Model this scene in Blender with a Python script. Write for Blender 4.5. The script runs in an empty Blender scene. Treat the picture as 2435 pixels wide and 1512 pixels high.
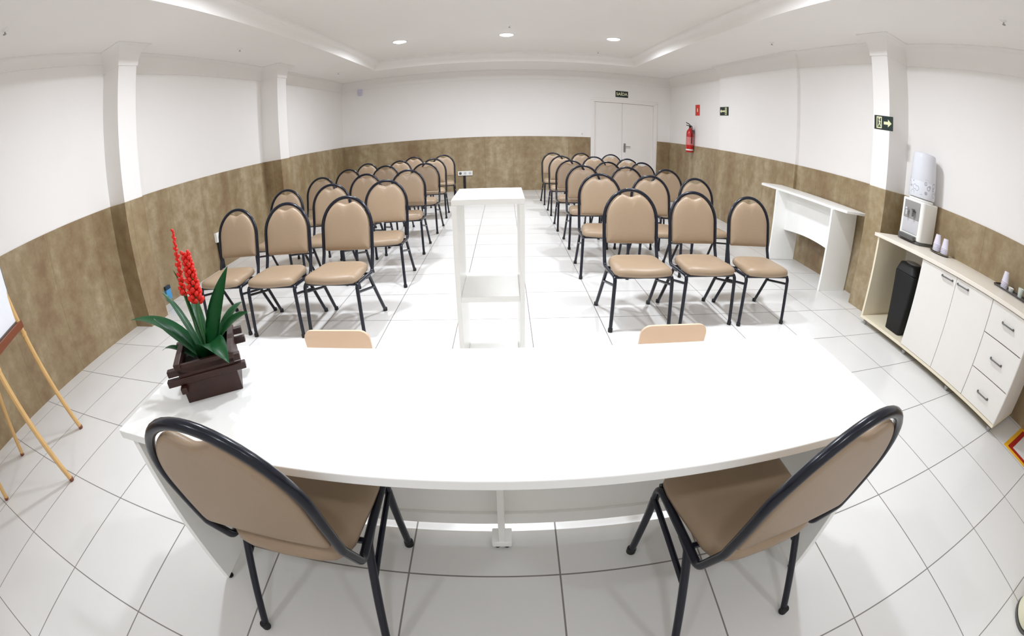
import bpy, bmesh, math, random
from mathutils import Vector, Matrix
PI = math.pi
C = bpy.context.scene.collection
sc = bpy.context.scene

# ------------------------------------------------------------------ camera (15 mm fisheye), world, exposure
W_PX, H_PX = 2435, 1512
cd = bpy.data.cameras.new('camera'); cam = bpy.data.objects.new('camera', cd); C.objects.link(cam)
R_ = (0.9998563569, -0.0043759099, -0.0163742798)
U_ = (0.0167861665, 0.3892258184, 0.9209894065)
F_ = (-0.0023431258, 0.9211319741, -0.3892433636)
CAM_H = 1.3081
cam.matrix_world = Matrix(((R_[0], U_[0], -F_[0], 0), (R_[1], U_[1], -F_[1], 0), (R_[2], U_[2], -F_[2], CAM_H), (0, 0, 0, 1)))
cd.type = 'PANO'; cd.sensor_width = 36; cd.sensor_fit = 'HORIZONTAL'
cd.panorama_type = 'FISHEYE_LENS_POLYNOMIAL'
cd.fisheye_fov = 3.6
cd.fisheye_polynomial_k0 = 0
cd.fisheye_polynomial_k1 = -6.5923074896e-02
cd.fisheye_polynomial_k2 = -4.6469067e-05
cd.fisheye_polynomial_k3 = -5.2040145e-06
cd.fisheye_polynomial_k4 = -2.768081e-07
cd.shift_x = (W_PX / 2 - 1201.851) / W_PX
cd.shift_y = -(H_PX / 2 - 719.465) / H_PX
cd.clip_start = 0.02
sc.camera = cam
w = bpy.data.worlds.new('world'); sc.world = w; w.use_nodes = True
w.node_tree.nodes['Background'].inputs[0].default_value = (0.9, 0.95, 1, 1)
w.node_tree.nodes['Background'].inputs[1].default_value = 0.3
vs = sc.view_settings
vs.view_transform = 'Standard'; vs.look = 'None'; vs.gamma = 1; vs.use_curve_mapping = False
vs.exposure = 0.06
sc.cycles.use_denoising = True
sc.cycles.max_bounces = 14; sc.cycles.diffuse_bounces = 9; sc.cycles.glossy_bounces = 5
sc.cycles.transmission_bounces = 8; sc.cycles.transparent_max_bounces = 8
sc.cycles.sample_clamp_indirect = 6
sc.cycles.caustics_reflective = False; sc.cycles.caustics_refractive = False
LIGHT_POWER = 50.0
LIGHT_COL = (0.915, 0.972, 1.05)

# room numbers (metres, camera stands over the origin)
XL, YB, YF = -3.61, 9.41, -1.9
ZS, ZT = 2.69, 2.87          # soffit and tray height
TX0, TX1, TY0, TY1 = -2.43, 2.54, -1.1, 8.17
LIGHT_SPOTS = [(x, y) for y in (6.61, 2.6, -.75) for x in (-1.56, 0.07, 1.71)]  # rearmost row is unseen, added as weak fill for surfaces facing the camera

# ------------------------------------------------------------------ helpers
def srgb(r, g, b):
    f = lambda c: ((c / 255 + 0.055) / 1.055) ** 2.4 if c > 10 else c / 255 / 12.92
    return (f(r), f(g), f(b), 1)

def mat(name, col, rough=0.5, metal=0.0, noise=0.0, nscale=30, bump=0.0, bscale=200, spec=0.5, coat=0.0):
    m = bpy.data.materials.new(name); m.use_nodes = True
    nt = m.node_tree; p = nt.nodes['Principled BSDF']
    p.inputs['Base Color'].default_value = col
    p.inputs['Roughness'].default_value = rough
    p.inputs['Metallic'].default_value = metal
    p.inputs['Specular IOR Level'].default_value = spec
    p.inputs['Coat Weight'].default_value = coat
    p.inputs['Coat Roughness'].default_value = 0.08
    tc = nt.nodes.new('ShaderNodeTexCoord')
    if noise >= 0:
        n = nt.nodes.new('ShaderNodeTexNoise'); n.inputs['Scale'].default_value = nscale; n.inputs['Detail'].default_value = 5
        nt.links.new(tc.outputs['Object'], n.inputs['Vector'])
        mx = nt.nodes.new('ShaderNodeMix'); mx.data_type = 'RGBA'
        k = max(noise, 0.015)
        mx.inputs[6].default_value = tuple(c * (1 - k) for c in col[:3]) + (1,)
        mx.inputs[7].default_value = tuple(min(1, c * (1 + k)) for c in col[:3]) + (1,)
        nt.links.new(n.outputs['Fac'], mx.inputs[0]); nt.links.new(mx.outputs[2], p.inputs['Base Color'])
    if bump > 0:
        b = nt.nodes.new('ShaderNodeBump'); n2 = nt.nodes.new('ShaderNodeTexNoise')
        n2.inputs['Scale'].default_value = bscale; n2.inputs['Detail'].default_value = 3
        nt.links.new(tc.outputs['Object'], n2.inputs['Vector'])
        b.inputs['Strength'].default_value = bump; b.inputs['Distance'].default_value = 0.002
        nt.links.new(n2.outputs['Fac'], b.inputs['Height']); nt.links.new(b.outputs[0], p.inputs['Normal'])
    return m

def emit_mat(name, col, strength):
    m = bpy.data.materials.new(name); m.use_nodes = True; nt = m.node_tree
    p = nt.nodes['Principled BSDF']; p.inputs['Base Color'].default_value = (.8, .8, .8, 1)
    p.inputs['Emission Color'].default_value = col + (1,); p.inputs['Emission Strength'].default_value = strength
    return m

def mathn(nt, op, a=None, b=None, c=None):
    n = nt.nodes.new('ShaderNodeMath'); n.operation = op
    for i, v in enumerate((a, b, c)):
        if v is None: continue
        if hasattr(v, 'links') or hasattr(v, 'node'): nt.links.new(v, n.inputs[i])
        else: n.inputs[i].default_value = v
    return n.outputs[0]

def obj(name, bm, m, parent=None, smooth=True, angle=35, bevel=0, segs=2):
    me = bpy.data.meshes.new(name)
    bmesh.ops.recalc_face_normals(bm, faces=bm.faces)
    if smooth:
        for f in bm.faces: f.smooth = True
        for e in bm.edges:
            if len(e.link_faces) == 2 and e.calc_face_angle(0) > math.radians(angle): e.smooth = False
    bm.to_mesh(me); bm.free()
    if m: me.materials.append(m)
    o = bpy.data.objects.new(name, me); C.objects.link(o)
    if parent: o.parent = parent
    if bevel:
        b = o.modifiers.new('bevel', 'BEVEL'); b.width = bevel; b.segments = segs; b.limit_method = 'ANGLE'; b.angle_limit = math.radians(40)
        b.harden_normals = False
    return o

def thing(name, label, cat, loc=(0, 0, 0), rotz=0, group=None):
    o = bpy.data.objects.new(name, None); C.objects.link(o)
    o.location = loc; o.rotation_euler = (0, 0, rotz); o.empty_display_size = .1
    o['label'] = label; o['category'] = cat
    if group: o['group'] = group
    return o

def tag(o, label, cat, group=None, kind=None):
    o['label'] = label; o['category'] = cat
    if group: o['group'] = group
    if kind: o['kind'] = kind
    return o

def struct(name, bm, m, parent=None, **k):
    o = obj(name, bm, m, parent, **k)
    if parent is None: o['kind'] = 'structure'
    return o

def add_box(bm, x0, x1, y0, y1, z0, z1, M=None):
    v = [Vector((x, y, z)) for z in (z0, z1) for y in (y0, y1) for x in (x0, x1)]
    if M is not None: v = [M @ p for p in v]
    v = [bm.verts.new(p) for p in v]
    for f in ((0, 1, 3, 2), (4, 6, 7, 5), (0, 4, 5, 1), (2, 3, 7, 6), (0, 2, 6, 4), (1, 5, 7, 3)):
        bm.faces.new([v[i] for i in f])
    return v

def box(*a, M=None):
    bm = bmesh.new(); add_box(bm, *a, M=M); return bm

def fillet(pts, r, n=6):
    pts = [Vector(p) for p in pts]; out = [pts[0]]
    for i in range(1, len(pts) - 1):
        rr = r[i] if isinstance(r, (list, tuple)) else r
        p = pts[i]; a = (pts[i - 1] - p); b = (pts[i + 1] - p)
        la, lb = a.length, b.length; a.normalize(); b.normalize()
        ang = a.angle(b)
        if rr <= 0 or ang > 3.1: out.append(p); continue
        d = min(rr / math.tan(ang / 2), la * .48, lb * .48)
        s, e = p + a * d, p + b * d
        for k in range(n + 1):
            t = k / n
            out.append(s * (1 - t) ** 2 + p * 2 * t * (1 - t) + e * t * t)
    out.append(pts[-1]); return out

def add_tube(bm, pts, r, n=10, cap=True, closed=False, flat=1.0):
    pts = [Vector(p) for p in pts]; N = len(pts); rings = []
    prev = None
    for i, p in enumerate(pts):
        if closed: t = (pts[(i + 1) % N] - pts[i - 1])
        else: t = (pts[min(i + 1, N - 1)] - pts[max(i - 1, 0)])
        t.normalize()
        if prev is None:
            u = t.cross(Vector((0, 0, 1)))
            if u.length < .1: u = t.cross(Vector((1, 0, 0)))
        else: u = prev - t * prev.dot(t)
        u.normalize(); prev = u; v = t.cross(u)
        rr = r[i] if isinstance(r, (list, tuple)) else r
        rings.append([bm.verts.new(p + (u * math.cos(2 * PI * k / n) + v * math.sin(2 * PI * k / n) * flat) * rr) for k in range(n)])
    M = N if closed else N - 1
    for i in range(M):
        a, b = rings[i], rings[(i + 1) % N]
        for k in range(n): bm.faces.new((a[k], a[(k + 1) % n], b[(k + 1) % n], b[k]))
    if cap and not closed:
        bm.faces.new(rings[0][::-1]); bm.faces.new(rings[-1])

def tube(pts, r, **k):
    bm = bmesh.new(); add_tube(bm, pts, r, **k); return bm

def add_lathe(bm, prof, n=28, c=(0, 0), M=None, cap=True):
    rings = []
    for r, z in prof:
        ring = []
        for k in range(n):
            p = Vector((c[0] + r * math.cos(2 * PI * k / n), c[1] + r * math.sin(2 * PI * k / n), z))
            if M is not None: p = M @ p
            ring.append(bm.verts.new(p))
        rings.append(ring)
    for a, b in zip(rings, rings[1:]):
        for k in range(n): bm.faces.new((a[k], a[(k + 1) % n], b[(k + 1) % n], b[k]))
    if cap:
        bm.faces.new(rings[0][::-1]); bm.faces.new(rings[-1])

def lathe(prof, **k):
    bm = bmesh.new(); add_lathe(bm, prof, **k); return bm

def sweep(path, prof, closed=False, caps=True):
    """profile of (inward offset, z) swept with mitres along a plan path whose inside is on the left"""
    bm = bmesh.new(); N = len(path); cols = []
    for i in range(N):
        def nrm(a, b):
            d = Vector((b[0] - a[0], b[1] - a[1])); d.normalize(); return Vector((-d.y, d.x))
        ns = []
        if closed or i > 0: ns.append(nrm(path[i - 1], path[i]))
        if closed or i < N - 1: ns.append(nrm(path[i], path[(i + 1) % N]))
        if len(ns) == 2:
            m = ns[0] + ns[1]; m = m / (1 + ns[0].dot(ns[1])) if (1 + ns[0].dot(ns[1])) > .01 else ns[0]
        else: m = ns[0]
        cols.append([bm.verts.new((path[i][0] + m.x * d, path[i][1] + m.y * d, z)) for d, z in prof])
    for i in range(N if closed else N - 1):
        a, b = cols[i], cols[(i + 1) % N]
        for k in range(len(prof) - 1): bm.faces.new((a[k], b[k], b[k + 1], a[k + 1]))
    if caps and not closed:
        for c in (cols[0], cols[-1]):
            if len(c) > 2: bm.faces.new(c)
    return bm

def plate(outline, z0, z1):
    bm = bmesh.new()
    a = [bm.verts.new((x, y, z0)) for x, y in outline]; b = [bm.verts.new((x, y, z1)) for x, y in outline]
    bm.faces.new(a[::-1]); bm.faces.new(b)
    n = len(outline)
    for i in range(n): bm.faces.new((a[i], a[(i + 1) % n], b[(i + 1) % n], b[i]))
    return bm

def puff(outline, layers, M=None):
    """cushion: outline rings shrunk by a distance toward the centre at each depth"""
    bm = bmesh.new(); n = len(outline)
    cx = sum(p[0] for p in outline) / n; cy = sum(p[1] for p in outline) / n
    rings = []
    for ins, d in layers:
        ring = []
        for x, y in outline:
            vx, vy = x - cx, y - cy; L = math.hypot(vx, vy)
            k = max(0.02, (L - ins) / L)
            p = Vector((cx + vx * k, cy + vy * k, d))
            if M is not None: p = M @ p
            ring.append(bm.verts.new(p))
        rings.append(ring)
    for a, b in zip(rings, rings[1:]):
        for k in range(n): bm.faces.new((a[k], a[(k + 1) % n], b[(k + 1) % n], b[k]))
    bm.faces.new(rings[0][::-1]); bm.faces.new(rings[-1])
    return bm

def rrect(x0, x1, y0, y1, r, n=5):
    out = []
    for cx, cy, a0 in ((x1 - r, y0 + r, -90), (x1 - r, y1 - r, 0), (x0 + r, y1 - r, 90), (x0 + r, y0 + r, 180)):
        for k in range(n + 1):
            a = math.radians(a0 + 90 * k / n); out.append((cx + r * math.cos(a), cy + r * math.sin(a)))
    return out

def dup(root, loc, rotz, label, group):
    r = root.copy(); C.objects.link(r); r.location = loc; r.rotation_euler = (0, 0, rotz)
    r['label'] = label; r['group'] = group
    for ch in list(root.children):
        c = ch.copy(); C.objects.link(c); c.parent = r
        for g in ch.children:
            d = g.copy(); C.objects.link(d); d.parent = c
    return r

# ------------------------------------------------------------------ materials
M_wall = mat('wall_paint', srgb(233, 230, 227), .55, noise=.012, nscale=3, bump=.05, bscale=90)
M_ceil = mat('ceiling_paint', srgb(238, 235, 232), .8, noise=.01, nscale=2)
M_tube = mat('dark_blue_steel', srgb(14, 18, 32), .26, metal=0, noise=.05, spec=.4, coat=.08)
M_vinyl = mat('tan_vinyl', srgb(156, 134, 110), .42, noise=.05, nscale=6, bump=.25, bscale=260)
M_rubber = mat('black_rubber', srgb(20, 20, 20), .6)
M_white = mat('white_laminate', srgb(246, 246, 243), .32, noise=.01)
M_cream = mat('cream_laminate', srgb(228, 220, 207), .4, noise=.02, nscale=12)
M_cab = mat('cabinet_laminate', srgb(224, 220, 214), .4, noise=.015)
M_edge = mat('cream_edge_band', srgb(226, 216, 192), .45)
M_beech = mat('beech_ply', srgb(226, 196, 168), .4, noise=.04, nscale=8)
M_black = mat('black_plastic', srgb(10, 10, 11), .55)
M_grey = mat('grey_plastic', srgb(150, 148, 146), .35)
M_dgrey = mat('dark_grey_plastic', srgb(92, 92, 90), .4)
M_lgrey = mat('light_grey_plastic', srgb(196, 196, 200), .3)
M_appl = mat('white_plastic', srgb(238, 238, 234), .25)
M_chrome = mat('chrome', srgb(190, 190, 190), .2, metal=1)
M_pine = mat('pine_wood', srgb(206, 166, 108), .45, noise=.12, nscale=14)
M_ledge = mat('dark_red_wood', srgb(120, 66, 42), .4, noise=.12, nscale=20)
M_pot = mat('dark_stained_wood', srgb(52, 24, 17), .42, noise=.45, nscale=22, bump=.4, bscale=60)
M_soil = mat('soil', srgb(24, 16, 12), .9, noise=.3, nscale=80)
M_leaf = mat('green_leaf', srgb(30, 100, 52), .36, noise=.35, nscale=18)
M_stem = mat('green_stem', srgb(60, 110, 60), .5)
M_red = mat('red_petals', srgb(226, 34, 18), .5, noise=.25, nscale=60)
M_redpaint = mat('red_enamel', srgb(184, 14, 18), .25, coat=.4)
M_sign = mat('sign_green', srgb(12, 34, 28), .5)
M_glow = mat('sign_pale', srgb(222, 222, 180), .5)
M_signred = mat('sign_red', srgb(206, 40, 30), .5)
M_tapey = mat('yellow_tape', srgb(226, 172, 36), .5)
M_taper = mat('red_tape', srgb(160, 10, 8), .5)
M_blue = mat('blue_plastic', srgb(70, 150, 206), .4)
M_board = mat('whiteboard', srgb(232, 234, 240), .25)
M_glassy = mat('cup_plastic', srgb(222, 218, 232), .3)
M_steel = mat('brushed_steel', srgb(150, 150, 148), .35, metal=.8)
M_door = mat('door_paint', srgb(232, 228, 224), .4)

def stone_mat():
    m = bpy.data.materials.new('tan_stone_tile'); m.use_nodes = True; nt = m.node_tree; L = nt.links
    p = nt.nodes['Principled BSDF']; tc = nt.nodes.new('ShaderNodeTexCoord')
    sp = nt.nodes.new('ShaderNodeSeparateXYZ'); L.new(tc.outputs['Object'], sp.inputs[0])
    u = mathn(nt, 'ADD', sp.outputs[0], sp.outputs[1])
    cell = mathn(nt, 'FLOOR', mathn(nt, 'DIVIDE', u, .60))
    fr = mathn(nt, 'FRACT', mathn(nt, 'DIVIDE', u, .60))
    joint = mathn(nt, 'LESS_THAN', mathn(nt, 'ABSOLUTE', mathn(nt, 'SUBTRACT', fr, .5)), .4965)
    wn = nt.nodes.new('ShaderNodeTexWhiteNoise'); wn.noise_dimensions = '1D'; L.new(cell, wn.inputs['W'])
    mp = nt.nodes.new('ShaderNodeMapping'); mp.inputs['Scale'].default_value = (3.2, 3.2, .7)
    L.new(tc.outputs['Object'], mp.inputs[0])
    n1 = nt.nodes.new('ShaderNodeTexNoise'); n1.inputs['Scale'].default_value = 1.0; n1.inputs['Detail'].default_value = 3; n1.inputs['Roughness'].default_value = .5
    L.new(mp.outputs[0], n1.inputs['Vector'])
    n2 = nt.nodes.new('ShaderNodeTexNoise'); n2.inputs['Scale'].default_value = 8; n2.inputs['Detail'].default_value = 8; n2.inputs['Roughness'].default_value = .68
    L.new(tc.outputs['Object'], n2.inputs['Vector'])
    cr = nt.nodes.new('ShaderNodeValToRGB'); e = cr.color_ramp.elements
    e[0].position = .34; e[0].color = srgb(128, 104, 76); e[1].position = .64; e[1].color = srgb(172, 156, 128)
    x = cr.color_ramp.elements.new(.5); x.color = srgb(148, 130, 99)
    f = mathn(nt, 'ADD', mathn(nt, 'MULTIPLY', n1.outputs['Fac'], .5), mathn(nt, 'MULTIPLY', n2.outputs['Fac'], .5))
    f = mathn(nt, 'ADD', f, mathn(nt, 'MULTIPLY', mathn(nt, 'SUBTRACT', wn.outputs['Value'], .5), .09))
    L.new(f, cr.inputs[0])
    mx = nt.nodes.new('ShaderNodeMix'); mx.data_type = 'RGBA'
    mx.inputs[6].default_value = srgb(124, 105, 78); L.new(cr.outputs[0], mx.inputs[7]); L.new(joint, mx.inputs[0])
    L.new(mx.outputs[2], p.inputs['Base Color'])
    p.inputs['Roughness'].default_value = .38
    return m
M_stone = stone_mat()

def floor_mat():
    m = bpy.data.materials.new('white_floor_tile'); m.use_nodes = True; nt = m.node_tree; L = nt.links
    p = nt.nodes['Principled BSDF']; tc = nt.nodes.new('ShaderNodeTexCoord')
    sp = nt.nodes.new('ShaderNodeSeparateXYZ'); L.new(tc.outputs['Object'], sp.inputs[0])
    T = .51; ox, oy = 0.16511, 0.75720
    def line(s, o):
        q = mathn(nt, 'DIVIDE', mathn(nt, 'SUBTRACT', s, o), T)
        fr = mathn(nt, 'FRACT', q)
        return mathn(nt, 'GREATER_THAN', mathn(nt, 'ABSOLUTE', mathn(nt, 'SUBTRACT', fr, .5)), .5 - .0030 / T), mathn(nt, 'FLOOR', q)
    lx, ix = line(sp.outputs[0], ox); ly, iy = line(sp.outputs[1], oy)
    g = mathn(nt, 'MAXIMUM', lx, ly)
    wn = nt.nodes.new('ShaderNodeTexWhiteNoise'); wn.noise_dimensions = '2D'
    cv = nt.nodes.new('ShaderNodeCombineXYZ'); L.new(ix, cv.inputs[0]); L.new(iy, cv.inputs[1]); L.new(cv.outputs[0], wn.inputs['Vector'])
    n = nt.nodes.new('ShaderNodeTexNoise'); n.inputs['Scale'].default_value = 2.4; n.inputs['Detail'].default_value = 6
    L.new(tc.outputs['Object'], n.inputs['Vector'])
    f = mathn(nt, 'ADD', mathn(nt, 'MULTIPLY', n.outputs['Fac'], .6), mathn(nt, 'MULTIPLY', wn.outputs['Value'], .4))
    m1 = nt.nodes.new('ShaderNodeMix'); m1.data_type = 'RGBA'
    m1.inputs[6].default_value = srgb(212, 210, 207); m1.inputs[7].default_value = srgb(223, 222, 220); L.new(f, m1.inputs[0])
    m2 = nt.nodes.new('ShaderNodeMix'); m2.data_type = 'RGBA'
    L.new(m1.outputs[2], m2.inputs[6]); m2.inputs[7].default_value = srgb(128, 122, 118); L.new(g, m2.inputs[0])
    L.new(m2.outputs[2], p.inputs['Base Color'])
    r = mathn(nt, 'ADD', mathn(nt, 'MULTIPLY', g, .5), .26); L.new(r, p.inputs['Roughness'])
    b = nt.nodes.new('ShaderNodeBump'); b.inputs['Strength'].default_value = .4; b.inputs['Distance'].default_value = .002; b.invert = True
    L.new(g, b.inputs['Height']); L.new(b.outputs[0], p.inputs['Normal'])
    return m
M_floor = floor_mat()

# ------------------------------------------------------------------ room shell
right = [(3.79, YF), (3.79, 2.72), (3.435, 2.72), (3.435, 2.95), (3.69, 2.95), (3.69, 4.55), (3.655, 4.55), (3.655, 4.95),
         (3.675, 4.95), (3.675, 6.82), (3.755, 6.82), (3.755, YB)]
back = [(3.755, YB), (XL, YB)]
left = [(XL, YB), (XL, 6.15), (-3.31, 6.15), (-3.31, 5.86), (XL, 5.86), (XL, 2.92), (-3.345, 2.92), (-3.345, 2.666), (XL, 2.666), (XL, YF)]
front = [(XL, YF), (3.79, YF)]
def wall(name, path, mirror=None):
    # real thickness outside the room
    prof = [(0, 0), (0, 3.0), (-.14, 3.0), (-.14, 0)]
    bm = bmesh.new()
    a = [bm.verts.new((x, y, 0)) for x, y in path]; b = [bm.verts.new((x, y, 3.0)) for x, y in path]
    out = mirror
    c = [bm.verts.new((x, y, 0)) for x, y in out]; d = [bm.verts.new((x, y, 3.0)) for x, y in out]
    for i in range(len(path) - 1): bm.faces.new((a[i], a[i + 1], b[i + 1], b[i]))
    bm.faces.new((c[0], d[0], d[1], c[1]))
    bm.faces.new(a + c[::-1]); bm.faces.new(b[::-1] + d)
    bm.faces.new((a[0], b[0], d[0], c[0])); bm.faces.new((a[-1], c[-1], d[-1], b[-1]))
    return struct(name, bm, M_wall, smooth=False)
wall('wall_right', right, [(3.95, YF), (3.95, YB)])
# back wall with the doorway cut out
DX0, DX1, DZ = 1.93, 3.40, 2.07
bm = bmesh.new()
add_box(bm, XL - .14, DX0, YB, YB + .15, 0, 3); add_box(bm, DX1, 3.95, YB, YB + .15, 0, 3); add_box(bm, DX0, DX1, YB, YB + .15, DZ, 3)
struct('wall_back', bm, M_wall, smooth=False)
wall('wall_left', left, [(XL - .15, YB), (XL - .15, YF)])
struct('wall_front', box(XL - .14, 3.95, YF - .15, YF, 0, 3), M_wall, smooth=False)
struct('floor', box(XL - .1, 3.9, YF - .1, YB + .1, -.1, 0), M_floor, smooth=False)
# ceiling: soffit ring with raised tray
bm = bmesh.new()
for a in ((XL - .1, TX0, YF - .1, YB + .1), (TX1, 3.9, YF - .1, YB + .1), (TX0, TX1, TY1, YB + .1), (TX0, TX1, YF - .1, TY0)):
    add_box(bm, *a, ZS, ZS + .25)
add_box(bm, TX0 - .02, TX1 + .02, TY0 - .02, TY1 + .02, ZT, ZT + .06)
struct('ceiling', bm, M_ceil, smooth=False)
# moulding round the tray: small stepped crown hanging just inside the tray edge
tray = [(TX0, TY0), (TX1, TY0), (TX1, TY1), (TX0, TY1)]
prof = [(0, ZS - .004), (.018, ZS - .004), (.020, ZS + .02)] + [(.020 + .075 * (1 - math.cos(t * PI / 2)), ZS + .02 + .125 * math.sin(t * PI / 2)) for t in (.15, .3, .45, .6, .75, .9, 1)] + [(.100, ZS + .15), (.112, ZS + .15), (.112, ZT)]
struct('trim_1', sweep(tray, prof, closed=True), M_ceil, angle=50)
def cove(d, z0, z1):
    return [(0, z0 - .012), (.012, z0 - .012), (.012, z0)] + [(.012 + (d - .022) * (1 - math.cos(t * PI / 2)), z0 + (z1 - z0 - .01) * math.sin(t * PI / 2)) for t in (.2, .4, .6, .8, 1)] + [(d, z1 - .01), (d, z1 + .002), (0, z1 + .002)]
struct('trim_2', sweep(right + back[1:], cove(.11, 2.50, ZS)), M_wall, angle=50)
struct('trim_3', sweep(left[:9], cove(.11, 2.50, ZS)), M_wall, angle=50)
struct('trim_4', sweep(left[8:], cove(.07, 2.60, ZS)), M_wall, angle=50)
# stone wainscot, 1.2 m high
dz = 1.2; dp = [(0, dz), (.008, dz), (.010, dz - .003), (.010, 0)]
struct('trim_5', sweep([(p[0], p[1]) for p in right] + [(3.44, YB)], dp), M_stone, smooth=False)
struct('trim_6', sweep([(1.888, YB)] + left, dp), M_stone, smooth=False)

# door
d = bpy.data.objects.new('door_1', None); C.objects.link(d); d.location = (0, YB, 0); d['kind'] = 'structure'
bm = bmesh.new()
for x0, x1, z0, z1 in ((DX0, DX0 + .05, 0, DZ - .0505), (DX1 - .05, DX1, 0, DZ - .0505), (DX0, DX1, DZ - .05, DZ)): add_box(bm, x0, x1, -.015, .12, z0, z1)
for x0, x1, z0, z1 in ((DX0 - .035, DX0 + .012, 0, DZ - .013), (DX1 - .012, DX1 + .035, 0, DZ - .013), (DX0 - .035, DX1 + .035, DZ - .012, DZ + .035)): add_box(bm, x0, x1, -.022, -.001, z0, z1)
obj('door_frame', bm, M_door, d, bevel=.003)
xm = 2.615
for x0, x1, s in ((DX0 + .052, xm - .002, -1), (xm + .002, DX1 - .052, 1)):
    leaf = obj('door_leaf', box(x0, x1, .02, .06, .01, DZ - .053), M_door, d, bevel=.003)
    if s == 1:
        bm = bmesh.new(); hx = xm + .06
        add_box(bm, hx - .022, hx + .022, .008, .02, .90, 1.10)
        add_tube(bm, fillet([(hx, .02, 1.03), (hx, -.035, 1.03), (hx + .12, -.035, 1.03)], .015), .009)
        h = obj('door_handle', bm, M_steel, leaf)
        add = None
# doorway backing so the opening is closed behind the leaves
struct('wall_corridor', box(DX0 - .3, DX1 + .3, YB + .5, YB + .55, 0, 2.9), M_wall, smooth=False)

# ------------------------------------------------------------------ downlights, plus an added fill row behind the camera
def downlight(i, x, y):
    row = 'far row near the door end' if y > 5 else 'near row above the front chairs' if y > 1 else 'added unseen fill row behind the camera'
    col = ('left', 'middle', 'right')[[-1.56, .07, 1.71].index(x)]
    t = thing('ceiling_light', 'round white recessed downlight, %s of the %s' % (col, row), 'light', (x, y, ZT), 0, 'recessed downlights in the ceiling tray')
    obj('trim_ring', lathe([(.118, 0), (.120, -.006), (.104, -.010), (.100, -.004), (.100, 0)], cap=False), M_appl, t)
    obj('diffuser', lathe([(.001, -.030), (.035, -.028), (.065, -.021), (.088, -.011), (.099, -.002), (.099, -.001)], cap=False), emit_mat('lamp_glow', LIGHT_COL, 18), t)
    ld = bpy.data.lights.new('downlight_lamp', 'AREA'); ld.shape = 'DISK'; ld.size = .2; ld.energy = LIGHT_POWER * (.80 if y > 5 else .91 if y > 1 else .15); ld.color = LIGHT_COL
    ld.spread = math.radians(175)
    lo = bpy.data.objects.new('lamp', ld); C.objects.link(lo); lo.parent = t; lo.location = (0, 0, -.034)
for i, (x, y) in enumerate(LIGHT_SPOTS): downlight(i, x, y)

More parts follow.
